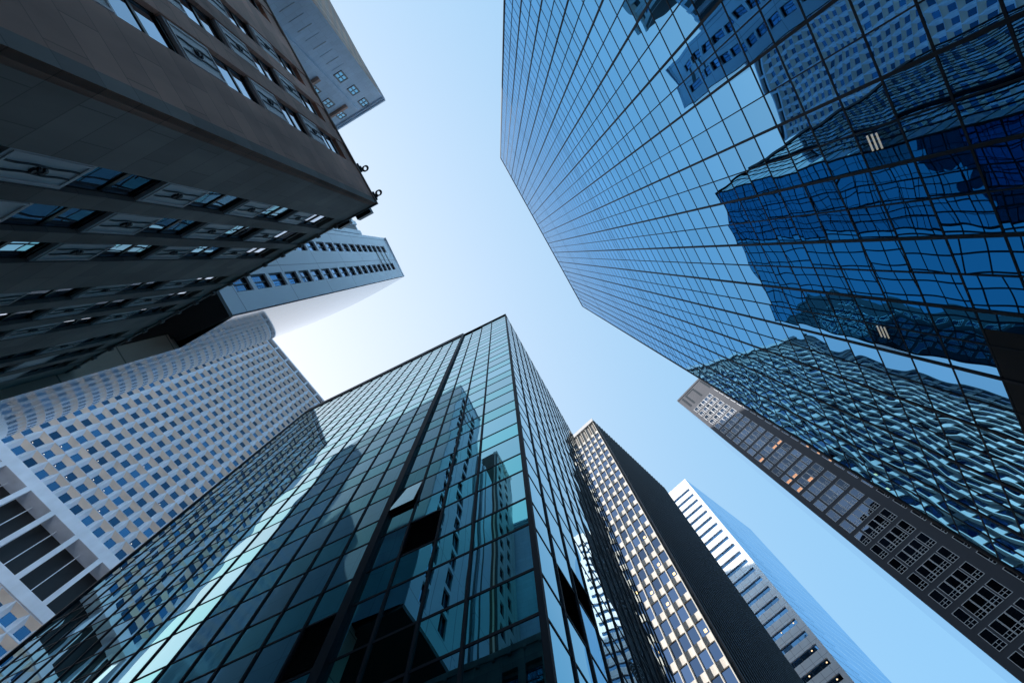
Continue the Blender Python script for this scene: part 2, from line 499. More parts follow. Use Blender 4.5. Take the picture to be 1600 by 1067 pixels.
def at_z(z): return max(j for j, q in enumerate(zs) if q <= z)
OPEN = {(3, at_z(19.3))}; LOU = [(2, at_z(15.8)), (4, at_z(12.2))]; SLOT = {(2, at_z(61.5)), (3, at_z(61.5))}
def skip5(i, j): return (i, j) in OPEN or (i, j) in LOU or (i, j) in SLOT
curtain(t, 'B5', FL, us, zs, g5v, P, M_mull, mw=.085, md=.035, tw=.085, td=.015, skip=skip5, pick=lambda i, j: which(j),
        heavy=lambda i: .34 if i == 4 else (.12 if i in (0, 20) else .085))
for (i, j) in LOU: louvre(t, FL, us[i]+.05, us[i+1]-.05, zs[j]+.05, zs[j+1]-.05, M_louv, n=16, d=-.005)
for (i, j) in SLOT:
    mb = MB(); mb.box(FL, us[i]+.04, us[i+1]-.04, zs[j], zs[j+1], -.6, -.5); mb.build('roof_slot', M_core, t)
for (i, j) in OPEN:
    w, h = us[i+1]-us[i]-.27, zs[j+1]-zs[j]-.12
    u0 = us[i]+.08; zb = zs[j]+.06; a = math.radians(5)
    mb = MB(); mb.box(FL, us[i]+.04, us[i+1]-.17, zs[j]+.04, zs[j+1]-.04, -1.2, -1.1); mb.build('window_opening', M_core, t)
    def Q(u, s_, d=0.): return FL.p(u, .17+d-s_*math.sin(a), zb+s_*math.cos(a))
    mb = MB(); mb.poly([Q(u0, 0), Q(u0+w, 0), Q(u0+w, h), Q(u0, h)])
    o = mb.build('open_window', g5v, t); o['label'] = 'pane tilted open beside the thick black rib'
    mb = MB()
    for (ua, ub, sa, sb) in ((u0-.05, u0, 0, h), (u0+w, u0+w+.05, 0, h), (u0-.05, u0+w+.05, h, h+.06)):
        mb.poly([Q(ua, sa, .01), Q(ub, sa, .01), Q(ub, sb, .01), Q(ua, sb, .01)])
    mb.build('sash', M_black, o)
us2 = [0, 1.36, 2.7, 4.1]+[4.1+1.42*k for k in range(1, 11)]; us2[-1] = 18.3
LR = [(1, at_z(11.6)), (2, at_z(13.6))]
curtain(t, 'B5', FR, us2, zs, g5r, P, M_mull, mw=.085, md=.035, tw=.085, td=.015, skip=lambda i, j: (i, j) in LR)
P.emit()
for (i, j) in LR: louvre(t, FR, us2[i]+.05, us2[i+1]-.05, zs[j]+.05, zs[j+1]-.05, M_louv, n=16, d=-.005)
mb = MB(); mb.box(FL, .1, 29.1, -1.6, 62.8, -18.2, -.8); mb.build('core', M_core, t)
mb = MB(); mb.box(FL, -.05, 6.15, 63.0, 63.25, -18.3, .12); mb.box(FL, 6.16, 29.2, 63.0, 64.9, -18.3, .10); mb.build('parapet', [M_mull], t)
mb = MB(); mb.box(FR, .2, 18.3, -1.6, 6.9, .02, .55); mb.build('canopy', M_black, t)
mb = MB(); mb.box(FL, 29.2, 29.4, -1.6, 64.9, -18.3, .1); mb.build('end_wall', M_mull, t)

# ================================================================== B1
t = thing('stone_block', 'dark brown stone block with ornamented spandrels between broad piers, at upper left', 'building', B1)
M_br = panelled('brown_stone_painted_glow', (.70, .38, .28), (.42, .23, .17), math.radians(242.5), 1.4, .7, mortar=.010, rough=.75, noise=.42, var=.14, offset=.5, nscale=.5)  # warm reflected glow on this side is painted into the stone colour
M_bl = panelled('brown_stone_shaded_copy', (.31, .265, .24), (.19, .165, .155), math.radians(152.5), 1.4, .7, mortar=.010, rough=.75, noise=.42, var=.14, offset=.5, nscale=.5)  # darker copy of the same stone for the side without the glow
M_span = plain('grey_painted_spandrel', (.82, .78, .79), .5, noise=.15, nscale=.8)
M_orn = plain('dark_iron_ornament', (.05, .055, .065), .5)
M_wf = plain('black_window_frame', (.015, .017, .02), .4)
g1 = glass('old_window_glass', (.32, .40, .50), wave=.012, wscale=.9, pane=.02, pillow=.012, var=.2)
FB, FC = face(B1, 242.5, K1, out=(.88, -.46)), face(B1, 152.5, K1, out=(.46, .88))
colsC = [(5.85, 8.9), (10.5, 13.85), (15.3, 18.45), (23.9, 26.8), (28.4, 31.5), (33.0, 36.1), (41.5, 44.5), (46.1, 49.2), (50.8, 53.9), (59, 62), (63.6, 66.7), (68.2, 71.3), (76.4, 79.5)]
colsB = [(6.3, 9.8), (12.0, 15.3), (17.3, 20.5), (26.4, 29.6), (31.4, 34.7)]
rows = [(-4.0+12.1*k, 2.55+12.1*k) for k in range(0, 7)]      # window bands
rows = [(a, b) for a, b in rows]
def swirl(F, u, z, d, w, h):
    mb = MB()
    for s in (-1, 1):
        pts = []
        for k in range(17):
            q = k/16
            pts.append(F.p(u+s*.13*w+.016*w*math.sin(q*math.pi*4), d+.03, z-h*.42+q*h*.84))
        mb.tube(pts, .02, 5)
    for (du, dz, r, tw) in ((0, .18, .24, 1), (0, -.18, .24, -1)):
        pts = [F.p(u+du+r*(1-k/20)*math.cos(tw*k*.55), d+.05, z+dz+r*(1-k/20)*math.sin(tw*k*.55)) for k in range(18)]
        mb.tube(pts, .04, 5)
    return mb
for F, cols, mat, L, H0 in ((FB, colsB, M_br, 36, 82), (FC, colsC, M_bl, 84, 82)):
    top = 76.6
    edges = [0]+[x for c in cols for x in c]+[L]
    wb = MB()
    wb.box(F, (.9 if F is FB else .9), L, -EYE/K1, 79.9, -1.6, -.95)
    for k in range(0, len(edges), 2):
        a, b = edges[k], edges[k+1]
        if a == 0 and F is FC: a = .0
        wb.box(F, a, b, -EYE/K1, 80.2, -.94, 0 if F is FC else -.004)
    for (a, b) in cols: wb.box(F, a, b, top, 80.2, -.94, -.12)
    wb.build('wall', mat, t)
    pw = Parts('window', t, 'B1'); psp = []
    for ci, (a, b) in enumerate(cols):
        uc, wd = (a+b)/2, b-a
        for ri, (z0, z1) in enumerate(rows):
            z1 = min(z1, top)
            if z1-z0 < 2: continue
            h = z1-z0; zc_ = (z0+z1)/2
            def fr(mb, F_, u, z, wd=wd, h=h):
                frame_maker(wd, h, .17, -.94, -.42, bars=(.5,), bt=.34)(mb, F_, u, z)
                mb.box(F_, u-wd/2, u+wd/2, z+h/2-.55, z+h/2-.45, -.94, -.38)
            def pn(mb, F_, u, z, wd=wd, h=h):
                for f in (-.25, .25):
                    hh = h*.5-.36; tl = random.uniform(-.02, .02)
                    zz = z+f*h
                    mb.poly([F_.p(u-wd/2+.17, -.52+tl, zz-hh/2), F_.p(u+wd/2-.17, -.52+tl*.3, zz-hh/2), F_.p(u+wd/2-.17, -.52-tl, zz+hh/2), F_.p(u-wd/2+.17, -.52-tl, zz+hh/2)])
            pw.add(F, uc, zc_, wd, h, -.6, [M_wf], fr, ('pane', [g1], pn))
            # spandrel above this window
            zn = rows[ri+1][0] if ri+1 < len(rows) else None
            if zn is None: continue
            mb = MB(); mb.box(F, a+.002, b-.002, z1, zn, -.945, -.14)
            frame_maker(b-a-.5, zn-z1-.5, .16, -.15, -.06)(mb, F, uc, (z1+zn)/2)
            so = mb.build('spandrel', M_span, t)
            if shown_size(F, uc, (z1+zn)/2, wd, zn-z1, -.4, 'B1') > 60 and True:
                swirl(F, uc, (z1+zn)/2, -.14, wd, zn-z1).build('ornament', M_orn, so)
    pw.emit()
mb = MB(); mb.box(FC, 1.7, 84, -EYE/K1, 79.5, -35, -1.7); mb.build('core', M_core, t)
# cornice: a thin projecting course and a set back parapet
mb = MB(); mb.box(FC, -.18, 84, 80.2, 80.75, -36, .2); mb.box(FC, .1, 84, 80.75, 82, -36, -.1); mb.build('cornice', M_bl, t)
mb = MB()
for k in range(23): mb.box(FC, 7+k*3.2, 7.5+k*3.2, 79.5, 80.19, .003, .55)
mb.build('modillions', M_bl, t, 'stuff')
# lamps on the roof edge
M_iron = plain('wrought_iron', (.02, .022, .026), .45)
def roof_lamp(label, F, u, rot):
    o = thing('roof_lamp', label, 'lamp', F.p(u, 0, 0)[:2], 'iron lamps on the roof edge')
    o.location.z = 82*K1+EYE
    mb = MB(); mb.box(F, u-.7, u+.7, 82.02, 82.4, -.5, .2); mb.box(F, u-.28, u+.28, 82.4, 82.9, -.1, .32); mb.build('lamp_box', M_iron, o)
    mb = MB()
    for dd in (0., .18):
        c = (u+.3*rot, .55+dd)
        pts = [F.p(c[0]+.42*math.cos(a*.42), .25+dd+.35+.42*math.sin(a*.42), 83.0+.2*math.cos(a*.42)) for a in range(16)]
        mb.tube(pts, .028, 5)
    mb.build('iron_ring', M_iron, o)
    return o
roof_lamp('round iron lamp at the very corner of the brown stone block, above the sky gap', FB, 1.4, 1)
roof_lamp('small iron lamp a little way along the brown roof edge, before the window columns', FB, 6.2, -1)
mb = MB(); mb.box(FC, 1.5, 4.0, 80.9, 82.6, -.3, .75); mb.build('roof_bracket', M_iron, t)
mb = MB(); mb.box(FC, 5.2, 7.4, 80.9, 82.2, -.3, .6); mb.build('roof_bracket', M_iron, t)

# ================================================================== B2
t = thing('stone_tower', 'grey stone tower with few small windows and a tan side, behind the brown block', 'tower', B2)
FG, FT = face(B2, 150, K2, out=(.5, .87)), face(B2, 241.6, K2, out=(.88, -.47))
M_g2 = panelled('grey_stone_ashlar', (.72, .80, .92), (.56, .63, .73), math.radians(150), 1.6, .8, mortar=.015, rough=.8, noise=.15, var=.04, offset=.5)
M_t2 = panelled('tan_brick', (.95, .56, .40), (.42, .26, .19), math.radians(241.6), 1.63, 2.3, mortar=.17, rough=.8, noise=.25, var=.2)
mb = MB()
mb.box(FG, 0, 40, -EYE/K2, 152.8, -45, 0); mb.build('wall', M_g2, t)
mb = MB(); mb.box(FT, .2, 45, 60, 152.8, .003, .06); mb.build('side_wall', M_t2, t)
mb = MB(); mb.box(FG, -.1, 40, 152.8, 153.6, -45, .45); mb.box(FG, -.2, 40, 153.6, 154.5, -45, .8); mb.box(FG, -.3, 40, 154.5, 155, -45, .2); mb.build('cornice', M_g2, t)
mb = MB(); mb.box(FG, 7.6, 8.6, 60, 150.5, .004, .5); mb.box(FG, 0.02, 1.5, 60, 150.5, .004, .35); mb.build('pilaster', M_g2, t)
M_sl = plain('light_stone_ledge', (.55, .58, .62), .8)
g2 = glass('small_window_glass', (.10, .30, .42), pane=.03, pillow=.03, var=.2)
P = Parts('window', t, 'B2')
for uc, zz in [(5.2, 128.8), (5.1, 139.0), (5.2, 149.2), (12.3, 137.6), (12.4, 148.0), (12.3, 127.2), (5.2, 118.6), (5.2, 108.4), (5.2, 98.2), (12.3, 117), (12.3, 106.8)]:
    if zz < 126: continue
    P.add(FG, uc, zz, 2.1, 5.2, .1, [M_wf], frame_maker(2.3, 5.4, .36, .003, .14, bars=(.5,), vbars=((0, 1, .5),)),
          ('pane', [g2], lambda mb, F_, u, z: mb.poly([F_.p(u-1, .05, z-2.5), F_.p(u+1, .05, z-2.5), F_.p(u+1, .05, z+2.5), F_.p(u-1, .05, z+2.5)])))
P.emit()
for zz in (123.2, 144.4):
    mb = MB(); mb.box(FG, 9.2, 16, zz-.7, zz+.5, .005, .75); mb.build('ledge', M_br, t)
for k in range(9):
    zz = 92+k*4.0
    mb = MB(); mb.box(FG, 2.6, 5.8, zz, zz+.25, .004, .06); mb.build('string_course', M_sl if k % 2 else M_g2, t)
for k in range(10):
    zz = 104+k*5
    for j in range(9):
        mb = MB(); mb.box(FT, 1.2+j*3.4, 2.7+j*3.4, zz, zz+2.6, .065, .075); mb.build('side_window', M_wf, t)

# ================================================================== B3
t = thing('panelled_tower', 'slim white panelled tower with two columns of narrow windows, beyond the brown block', 'tower', B3)
FW, FLo = face(B3, 243.5, out=(.88, -.47)), face(B3, 155.7, out=(.41, .91))
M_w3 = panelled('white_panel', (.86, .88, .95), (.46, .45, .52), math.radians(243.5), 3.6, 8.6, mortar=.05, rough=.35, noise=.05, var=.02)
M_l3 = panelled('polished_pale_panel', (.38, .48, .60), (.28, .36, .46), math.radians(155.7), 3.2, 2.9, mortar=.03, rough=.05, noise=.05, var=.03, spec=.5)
g = M_l3.node_tree; nb = g.nodes.new('ShaderNodeTexNoise'); nb.inputs['Scale'].default_value = .4
M_sof = plain('dark_soffit', (.03, .03, .03), .6)
M_b3 = panelled('lamp_tinted_base', (.66, .47, .35), (.2, .15, .11), math.radians(155.7), 3.0, 4.0, mortar=.05, rough=.6, noise=.15)  # warm lamp light on the base wall is put into its colour
mb = MB()
mb.box(FLo, .6, 25.2, 31.02, 87.9, -7.2, -.42); mb.build('core', M_core, t)
p0, p2 = B3, (-39.4, 14.35); p1 = (-27.9, 10.5)
curve = [tuple((1-q)**2*p0[c]+2*q*(1-q)*p1[c]+q*q*p2[c] for c in (0, 1)) for q in [k/40 for k in range(41)]]
mb = MB(); acc = 0.
for (a, b) in zip(curve, curve[1:]):
    zlo = 31.0 if acc < 3.6 else -1.6
    if zlo > 0: notch = b
    acc += math.hypot(b[0]-a[0], b[1]-a[1])
    mb.poly([(a[0], a[1], zlo+EYE), (b[0], b[1], zlo+EYE), (b[0], b[1], 88+EYE), (a[0], a[1], 88+EYE)])
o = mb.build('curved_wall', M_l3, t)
import bmesh
b_ = bmesh.new(); b_.from_mesh(o.data); bmesh.ops.remove_doubles(b_, verts=b_.verts, dist=.001); bmesh.ops.recalc_face_normals(b_, faces=b_.faces); b_.to_mesh(o.data); b_.free()
smooth_faces(o)
mb = MB(); mb.prism(curve+[FLo.p(25.3, -7.3, 0)[:2], FLo.p(0, -7.3, 0)[:2]], 87.9, 88.15); mb.build('roof', M_l3, t)
mb = MB(); mb.box(FLo, 25.28, 25.32, -1.6, 88, -7.3, .0); mb.build('end_wall', M_l3, t)
nd = FLo.n; w_ = (notch[0]-nd[0]*1.0, notch[1]-nd[1]*1.0)
mb = MB(); mb.prism([notch, w_, (w_[0]+FLo.u[0]*.14, w_[1]+FLo.u[1]*.14), (notch[0]+FLo.u[0]*.14, notch[1]+FLo.u[1]*.14)], -1.6, 30.9); mb.build('base_wall', M_b3, t)
mb = MB(); mb.box(FLo, .02, 3.7, 30.6, 30.98, -7.3, -.02); mb.box(FLo, 3.71, 24, 30.6, 30.98, -7.3, -.3); mb.build('soffit', M_sof, t)
wc = [(1.5, 2.65), (4.62, 5.7)]
mb = MB()
for a, b in ((.11, 1.5), (2.65, 4.62), (5.7, 7.35)): mb.box(FW, a, b, 31, 87.3, -.35, .0)
for a, b in wc: mb.box(FW, a, b, 84.2, 87.3, -.35, -.003)
mb.box(FW, 0, 7.35, 87.3, 88, -.35, .05)
rowz = [33.0+2.85*k for k in range(18)]
for a, b in wc:
    for z in rowz: mb.box(FW, a, b, z-.55, z+.0, -.35, -.003)
    mb.box(FW, a, b, 31, 32.45, -.35, -.003)
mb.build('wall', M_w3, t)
g3 = glass('narrow_window_glass', (.22, .36, .55), pane=.02, pillow=.02, var=.25)
P = Parts('window', t, 'B3')
for a, b in wc:
    for k, z in enumerate(rowz):
        h = 2.3 if k < 17 else 2.75
        uc, wd, zc_ = (a+b)/2, b-a, z+h/2
        P.add(FW, uc, zc_, wd, h, -.2, [M_wf], frame_maker(wd, h, .1, -.34, -.16, vbars=((0, 1, .5),), bt=.08),
              ('pane', [g3], lambda mb, F_, u, zz, wd=wd, h=h: mb.poly([F_.p(u-wd/2+.05, -.26, zz-h/2+.05), F_.p(u+wd/2-.05, -.26, zz-h/2+.05), F_.p(u+wd/2-.05, -.26, zz+h/2-.05), F_.p(u-wd/2+.05, -.26, zz+h/2-.05)])))
P.emit()
for zz in (76.5, 79.3, 82.1):
    mb = MB(); mb.box(FW, 2.66, 4.61, zz, zz+.7, .003, .03); mb.build('louvre', M_wf, t)
mb = MB(); mb.box(FW, 7.36, 14, 18, 75.5, -18, -.5)
for k in range(3): mb.box(FW, 7.6+k*1.5, 8.2+k*1.5, 18, 75.2, -.49, -.2)
mb.build('rear_wing', M_w3, t)
mb = MB()
for k in range(3): mb.box(FW, 8.25+k*1.5, 9.0+k*1.5, 32, 74.8, -.485, -.45)
mb.build('rear_window_strip', M_wf, t)

# ================================================================== B10
B10 = (-23.2, -9.4)
t = thing('pale_tower', 'pale tower with a dark blank side wall, mirrored in the glass beside the panelled tower', 'tower', B10)
FW2, FS2 = face(B10, 243.5, out=(.88, -.47)), face(B10, 155.7, out=(.41, .91))
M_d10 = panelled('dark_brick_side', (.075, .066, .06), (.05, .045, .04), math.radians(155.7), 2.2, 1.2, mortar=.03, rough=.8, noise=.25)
M_w10 = panelled('pale_stone_front', (.62, .60, .56), (.40, .38, .36), math.radians(243.5), 2.4, 3.3, mortar=.04, rough=.6, noise=.1)
mb = MB(); mb.box(FS2, 0, 14, -1.6, 90, -.5, 0); mb.build('side_wall', M_d10, t)
mb = MB()
wc2 = [(1.2, 2.2), (3.4, 4.4)]
for a, b in ((.005, 1.2), (2.2, 3.4), (4.4, 6.2)): mb.box(FW2, a, b, -1.6, 89.2, -.35, 0)
for a, b in wc2:
    for k in range(21): mb.box(FW2, a, b, 20+3.3*k, 21.3+3.3*k, -.35, -.003)
mb.box(FW2, -.1, 6.3, 89.2, 90.2, -.6, .2)
mb.build('wall', M_w10, t)
P = Parts('window', t, 'B10')
for a, b in wc2:
    for k in range(20):
        zc_ = 21.3+3.3*k+1.0
        P.add(FW2, (a+b)/2, zc_, b-a, 2.0, -.2, [M_wf], frame_maker(b-a, 2.0, .09, -.3, -.18, bars=(.5,)),
              ('pane', [g3], lambda mb, F_, u, z, wd=b-a: mb.poly([F_.p(u-wd/2+.05, -.25, z-.95), F_.p(u+wd/2-.05, -.25, z-.95), F_.p(u+wd/2-.05, -.25, z+.95), F_.p(u-wd/2+.05, -.25, z+.95)])))
P.emit()
mb = MB(); mb.box(FS2, .4, 13.8, -1.6, 89, -6, -.52); mb.build('core', M_core, t)

# ================================================================== B4
t = thing('cell_fronted_tower', 'white concrete tower of deep square window cells with an open plant floor', 'tower', B4)
F = face(along(B4, 53.7, -5*2.85), 53.7, out=(.8, -.59))
M_c4 = plain('white_precast_concrete', (.74, .79, .89), .65, noise=.10, nscale=.5)
M_r4 = plain('crown_panel', (.17, .15, .12), .7, noise=.1)
M_rev = plain('bounce_tinted_soffit', (.76, .65, .57), .7, noise=.1)  # ground bounce on the downward reveals, painted in as tan
g4 = glass('deep_blue_window_glass', (.05, .12, .21), pane=.03, pillow=.02, var=.5)
CW, RH = 2.85, 3.73
nC = 16
rows4 = [84.6+RH*k for k in range(27)] + [68.8-RH*(k+1) for k in range(18)]
mb = MB(); P = Parts('window', t, 'B4')
M_lit = lamp_mat('warm_window_light', (1, .78, .55), .55)
for i in range(nC):
    for z0 in rows4:
        u0 = 1.1+i*CW; u1 = u0+CW; z1 = z0+RH
        if z0 < -1: continue
        a0, a1, b0, b1 = u0+.07, u1-.07, z0+.06, z1-.06
        w0, w1, c0, c1 = u0+CW*.26, u1-CW*.22, z0+RH*.24, z1-RH*.26
        dd = -.78
        mb.poly([F.p(a0, 0, b0), F.p(a1, 0, b0), F.p(w1, dd, c0), F.p(w0, dd, c0)])
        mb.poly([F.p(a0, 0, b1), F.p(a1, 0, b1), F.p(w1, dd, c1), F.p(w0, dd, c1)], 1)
        mb.poly([F.p(a0, 0, b0), F.p(a0, 0, b1), F.p(w0, dd, c1), F.p(w0, dd, c0)])
        mb.poly([F.p(a1, 0, b0), F.p(a1, 0, b1), F.p(w1, dd, c1), F.p(w1, dd, c0)])
        uc, zc_, wd, h = (w0+w1)/2, (c0+c1)/2, w1-w0, c1-c0
        sub = None
        P.add(F, uc, zc_, wd, h, dd, [g4], (lambda m, F_, u, z, wd=wd, h=h, dd=dd: m.poly([F_.p(u-wd/2, dd-.02, z-h/2), F_.p(u+wd/2, dd-.02, z-h/2), F_.p(u+wd/2, dd-.02, z+h/2), F_.p(u-wd/2, dd-.02, z+h/2)])))
for i in range(nC+1): # vertical ribs
    u = 1.1+i*CW
    mb.box(F, u-.07, u+.07, -1.6, 68.8, -.3, .10); mb.box(F, u-.07, u+.07, 84.6, 185.4, -.3, .10)
for z0 in rows4:
    for z in (z0, z0+RH): mb.box(F, 1.1, 1.1+nC*CW, z-.06+.001, z+.06, -.3, .0)
mb.box(F, 0, 1.02, -1.6, 189, -.5, -.02); mb.box(F, 1.18+nC*CW, 46.9, -1.6, 189, -.5, .02)
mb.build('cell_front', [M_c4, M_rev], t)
P.emit()
# lit lamps seen behind a few windows
for (i, k) in (lambda L: [(a+5, b) for a, b in L])(((0, 1), (1, 1), (2, 1), (3, 1), (1, 2), (2, 3), (4, 2), (3, 3), (5, 2), (6, 1), (8, 4), (9, 1), (5, 5), (9, 7))):
    z0 = 84.6+RH*k; u0 = 1.1+i*CW
    m2 = MB(); m2.box(F, u0+CW*.36, u0+CW*.42, z0+RH*.29, z0+RH*.325, -.795, -.775); m2.build('window_lamp', M_lit, t)
mb = MB(); mb.box(F, .1, 46.7, -1.6, 68.9, -29, -.85); mb.box(F, .1, 46.7, 83.5, 189, -29, -.85); mb.build('core', M_core, t)
mb = MB() # plant floor
mb.box(F, 1.03, 1.17+nC*CW, 82.0, 84.5, -3.0, .25); mb.box(F, 1.03, 1.17+nC*CW, 68.9, 70.9, -3.0, .25)
for i in range(nC//2+1):
    u = 1.1+i*2*CW; mb.box(F, u-.42, u+.42, 70.9, 82.0, -.9, .24)
for i in range(nC//2+1):
    u = 1.1+(2*i+1)*CW
    if u < 46.5: mb.box(F, u-.07, u+.07, 70.9, 82.0, -2.0, -1.85)
mb.build('plant_floor_frame', M_c4, t)
mb = MB(); mb.box(F, 1, 46, 70.9, 82.0, -3.2, -3.05); mb.build('plant_floor_recess', M_core, t)
mb = MB(); mb.box(F, 1.03, 1.17+nC*CW, 185.45, 186.3, -.6, .15); mb.box(F, -.1, 46.9, 189.2, 190, -30, .25)
for i in range(nC//2+1):
    u = 1.1+i*2*CW; mb.box(F, u-.35, u+.35, 186.3, 189.2, -.6, .2)
mb.build('crown_rail', M_c4, t)
mb = MB(); mb.box(F, 1.03, 46.5, 186.3, 189.2, -1.5, -.9); mb.build('crown_panel', M_r4, t)

# ================================================================== B6
t = thing('ribbed_tower', 'dark ribbed tower with a sunlit checkered end, just right of the green glass block', 'tower', B6)
FL, FR = face(B6, 136.5, out=(-.68, -.72)), face(B6, 44, out=(.69, -.72))
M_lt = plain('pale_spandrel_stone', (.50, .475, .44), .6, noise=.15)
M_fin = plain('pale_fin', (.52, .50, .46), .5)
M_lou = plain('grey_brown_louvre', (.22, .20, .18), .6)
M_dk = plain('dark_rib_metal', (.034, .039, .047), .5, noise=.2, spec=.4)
M_cap = plain('grey_cap', (.45, .45, .46), .6)
g6 = glass('slate_window_glass', (.10, .16, .27), pane=.03, pillow=.015, var=.35)
g6d = glass('black_window_glass', (.10, .14, .19), pane=.02, pillow=.01, var=.3)
cw = .97*K6; nc = int(31/cw); ztop = 82.2*K6; rh = 2.47*K6
P = Parts('window', t, 'B6'); PS = Parts('spandrel', t, 'B6')
rws = [ztop-rh*(k+1) for k in range(33) if ztop-rh*(k+1) > -2]
for i in range(nc):
    uc = .25+cw*(i+.5)
    for z in rws:
        P.add(FL, uc, z+rh*.32, cw*.9, rh*.62, -.25, [g6], pane_maker(cw*.95, rh*.66, d1=-.25))
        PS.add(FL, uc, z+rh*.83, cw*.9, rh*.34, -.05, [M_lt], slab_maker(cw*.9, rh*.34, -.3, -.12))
P.emit(); PS.emit()
for i in range(nc+1):
    u = .25+cw*i
    mb = MB(); mb.box(FL, u-.06, u+.06, -1.6, 86.2*K6, -.3, .10); mb.build('fin', M_fin, t)
mb = MB()
for i in range(nc):
    mb.box(FL, .33+cw*i+cw*.22, .17+cw*(i+1), ztop+.05, 86.2*K6, -.3, -.1)
mb.build('louvre', M_lou, t)
mb = MB(); mb.box(FL, -.1, 31.1, 86.2*K6, 120, -26.6, .3); mb.build('parapet', M_cap, t)
mb = MB(); mb.box(FL, .05, 31, -1.6, 86.1*K6, -26.5, -.32); mb.build('core', M_core, t)
P = Parts('side_window', t, 'B6')
nf = 30; fw = 26.4/nf
for i in range(nf):
    u = .25+fw*i
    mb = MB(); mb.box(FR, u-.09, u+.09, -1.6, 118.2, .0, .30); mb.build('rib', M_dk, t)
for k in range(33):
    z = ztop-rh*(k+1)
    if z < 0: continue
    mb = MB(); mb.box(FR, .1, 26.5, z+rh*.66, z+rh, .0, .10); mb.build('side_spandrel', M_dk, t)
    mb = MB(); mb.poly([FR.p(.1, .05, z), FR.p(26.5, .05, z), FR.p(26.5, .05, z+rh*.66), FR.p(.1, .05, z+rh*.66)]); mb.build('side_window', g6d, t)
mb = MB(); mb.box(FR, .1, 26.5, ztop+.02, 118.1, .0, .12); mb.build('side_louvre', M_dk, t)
for (i, z) in ((1, 46.5), (3, 43.), (2, 40.), (0, 36.5), (1, 50.6), (0, 44)):
    j = min(range(len(rws)), key=lambda q: abs(rws[q]-z*K6*.98))
    mb = MB(); uc = .25+cw*(i+.5); zz = rws[j]+rh*.12
    mb.box(FL, uc-.3, uc+.05, zz, zz+.45, -.24, -.22); mb.build('window_lamp', lamp_mat('amber_lamp', (1, .62, .25), .9), t)

# ================================================================== B7
t = thing('banded_tower', 'white tower with horizontal window bands and a blue glass side, behind the ribbed tower', 'tower', B7)
FL, FR = face(B7, 136, out=(-.7, -.71)), face(B7, 38, out=(.62, -.78))
M_w7 = panelled('white_glazed_panel', (.82, .83, .85), (.45, .46, .5), math.radians(136), 2.2, 3.67, mortar=.05, rough=.45, noise=.04, var=.02)
g7 = glass('ribbon_window_glass', (.10, .24, .42), pane=.02, pillow=.01, var=.3)
g7s = glass('pale_blue_side_glass', (.40, .58, .80), edge=(.8, .92, 1), wave=.02, wscale=.15, pane=.004, pillow=.01, var=.06)
mb = MB(); zz = 159.4; rowsB = []
while zz > 8:
    rowsB.append(zz); zz -= 3.68
prev = 165.
for zt in rowsB:
    mb.box(FL, 0, 26, zt, prev, -.5, 0); prev = zt-1.45
mb.box(FL, 0, 26, -1.6, prev, -.5, 0)
mb.box(FL, 0, 1.1, -1.6, 159.3, -.5, -.003)
mb.build('wall', M_w7, t)
for zt in rowsB:
    mb = MB()
    for k in range(12): mb.box(FL, 1.1+2.1*k-.04, 1.1+2.1*k+.04, zt-1.45, zt, -.34, -.25)
    o = mb.build('ribbon_window', M_wf, t)
    mb = MB()
    for k in range(12):
        a = 1.1+2.1*k; b = min(a+2.1, 26); tl = random.uniform(-.004, .004)
        mb.poly([FL.p(a, -.32+tl, zt-1.45), FL.p(b, -.32-tl, zt-1.45), FL.p(b, -.32, zt), FL.p(a, -.32, zt)])
    mb.build('pane', g7, o)
P = Parts('side_pane', t, 'B7')
zsb = [-1.6]+sorted(rowsB)+[165]
for k in range(6):
    for j in range(len(zsb)-1):
        w, h = 5.4, zsb[j+1]-zsb[j]
        P.add(FR, 2.7+5.4*k, (zsb[j]+zsb[j+1])/2, w, h, 0, [g7s], pane_maker(w-.10, h-.16))
P.emit()
mb = MB(); mb.box(FL, .1, 26, -1.6, 164.8, -32, -.51); mb.build('core', M_core, t)
M_amb = lamp_mat('amber_ceiling_light', (1, .74, .42), .5)
for (u, k) in ((2., 17), (5.4, 17), (2.6, 19), (1.7, 20), (6.2, 20), (2.2, 21), (5, 22)):
    mb = MB(); z = rowsB[k]; pts = [FL.p(u+.17*math.cos(a*math.pi/5), -.30, z-.55+.17*math.sin(a*math.pi/5)) for a in range(10)]
    mb.poly(pts); pts2 = [FL.p(u+.17*math.cos(a*math.pi/5), -.31, z-.55+.17*math.sin(a*math.pi/5)) for a in range(10)]; mb.poly(pts2); mb.build('ceiling_light', M_amb, t)

# ================================================================== B8
t = thing('apartment_tower', 'dark tower with pale framed windows and sunlit crown, beside the blue mirror tower', 'tower', B8)
F = face(B8, 132-180, out=(-.74, -.67))
FS = face(B8, 42, out=(-.67, .74))
M_w8 = plain('grey_stone_wall', (.085, .090, .106), .75, noise=.08, nscale=.3, spec=.1)
M_f8 = plain('pale_window_frame', (.74, .75, .77), .5)
g8 = glass('apartment_glass', (.09, .12, .17), pane=.03, pillow=.03, var=.5, wave=.03)
g8s = glass('side_glass_strip', (.12, .32, .56), wave=.012, wscale=.08)
mb = MB(); mb.box(F, 0, 24, -1.6, 155.9, -27, 0); mb.build('wall', M_w8, t)
mb = MB(); mb.box(F, -.05, 24, 155.9, 157, -27, .12); mb.build('parapet', M_w8, t)
mb = MB(); mb.box(FS, .8, 27, -1.6, 156, .0, .05)
mb.build('side_glazing', g8s, t)
mb = MB()
for (a, b) in ((1.15, 1.8), (2.6, 3.2), (5.75, 6.35), (9.35, 9.95), (12.6, 13.2), (15.9, 16.5)):
    m2 = MB(); m2.box(F, a, b, 147.3, 155.2, .003, .02); m2.build('crown_slot', M_wf, t)
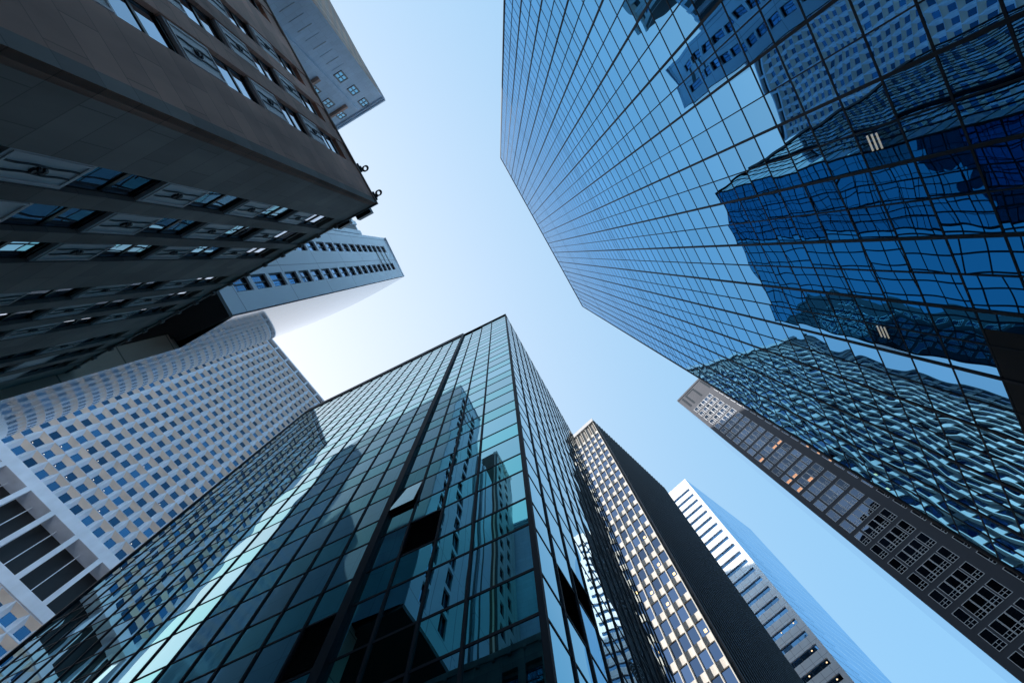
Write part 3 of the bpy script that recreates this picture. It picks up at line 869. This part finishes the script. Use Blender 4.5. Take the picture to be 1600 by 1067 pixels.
m2 = MB(); m2.box(F, 3.2, 5.75, 154.4, 155.2, .003, .019); m2.build('crown_slot', M_wf, t)
P = Parts('window', t, 'B8')
M_orange = lamp_mat('orange_room_light', (1, .45, .2), .25)
uw = [(1.08, 2.38), (2.75, 3.98), (4.02, 5.25), (5.29, 6.52), (6.75, 8.0), (9.75, 11.1), (12.9, 14.2), (14.6, 15.8), (15.9, 17.1), (17.2, 18.5), (20, 21.3)]
k = 0
z = 141.7+.3
rz = []
while z > 2:
    rz.append(z); z -= 3.66
for z in rz:
    for (a, b) in uw:
        uc, wd, h = (a+b)/2, b-a, 2.75
        P.add(F, uc, z+h/2, wd, h, .05, [M_f8], frame_maker(wd, h, .075, .003, .05, bars=(.36, .20), vbars=((0, .36, .5),), bt=.055),
              ('pane', [g8], lambda m, F_, u, zz, wd=wd, h=h: m.poly([F_.p(u-wd/2+.03, .02, zz-h/2+.03), F_.p(u+wd/2-.03, .02, zz-h/2+.03), F_.p(u+wd/2-.03, .02, zz+h/2-.03), F_.p(u-wd/2+.03, .02, zz+h/2-.03)])))
P.emit()
for (iu, zz) in ((0, 105.), (3, 105.), (4, 105), (5, 97.5), (5, 94), (5, 90.), (0, 93.8), (1, 93.8), (0, 90.1), (2, 90.1)):
    j = min(range(len(rz)), key=lambda q: abs(rz[q]-zz)); a, b = uw[iu]
    mb = MB(); mb.box(F, a+.12, b-.12, rz[j]+.12, rz[j]+.85, .022, .028); mb.build('lit_pane', M_orange, t)

# ================================================================== added, unseen tower that shades the two towers at lower right
def along_s(a, l): return (S_AZ[0]*a - S_AZ[1]*-l*1.0, S_AZ[1]*a - S_AZ[0]*l)
def a_of(p): return p[0]*S_AZ[0]+p[1]*S_AZ[1]
SP = (-S_AZ[1]*-1, -S_AZ[0])
def al(a, l): return (S_AZ[0]*a+SP[0]*l, S_AZ[1]*a+SP[1]*l)
ac = 112.0; tanE = math.tan(S_EL)
H1 = 131.0+tanE*(ac-a_of(B8)); H2 = 116.0+tanE*(ac-a_of(B7))
l8 = SP[0]*B8[0]+SP[1]*B8[1]; l7 = SP[0]*B7[0]+SP[1]*B7[1]
t = thing('shade_tower', 'unseen grey tower added behind the green glass office block to cast shade', 'tower', al(ac, (l7+l8)/2))
M_s = plain('grey_concrete', (.30, .30, .31), .8, noise=.15)
mb = MB(); lm = (l7+l8)/2
mb.prism([al(ac, l8-9), al(ac, lm), al(ac+25, lm), al(ac+25, l8-9)], -1.6, H1); mb.build('tall_shade_block', M_s, t)
mb = MB(); mb.prism([al(ac, lm+.02), al(ac, l7+30), al(ac+25, l7+30), al(ac+25, lm+.02)], -1.6, H2); mb.build('low_shade_block', M_s, t)

# ================================================================== street
M_as = plain('asphalt', (.05, .05, .052), .85, noise=.25, nscale=.8)
M_pv = plain('pavement_concrete', (.28, .27, .26), .85, noise=.15, nscale=.6)
mb = MB(); mb.poly([(-1500, -1500, 0), (1500, -1500, 0), (1500, 1500, 0), (-1500, 1500, 0)])
o = mb.build('street', M_as); o['kind'] = 'structure'
mb = MB()
FTs = face(T_A, 60)
mb.box(FTs, -30, 60, -EYE, -EYE+.13, .2, 6.0); mb.box(face(B1, 242.5, out=(.88, -.46)), -2, 60, -EYE, -EYE+.13, .2, 2.2)
o = mb.build('pavement', M_pv); o['kind'] = 'structure'
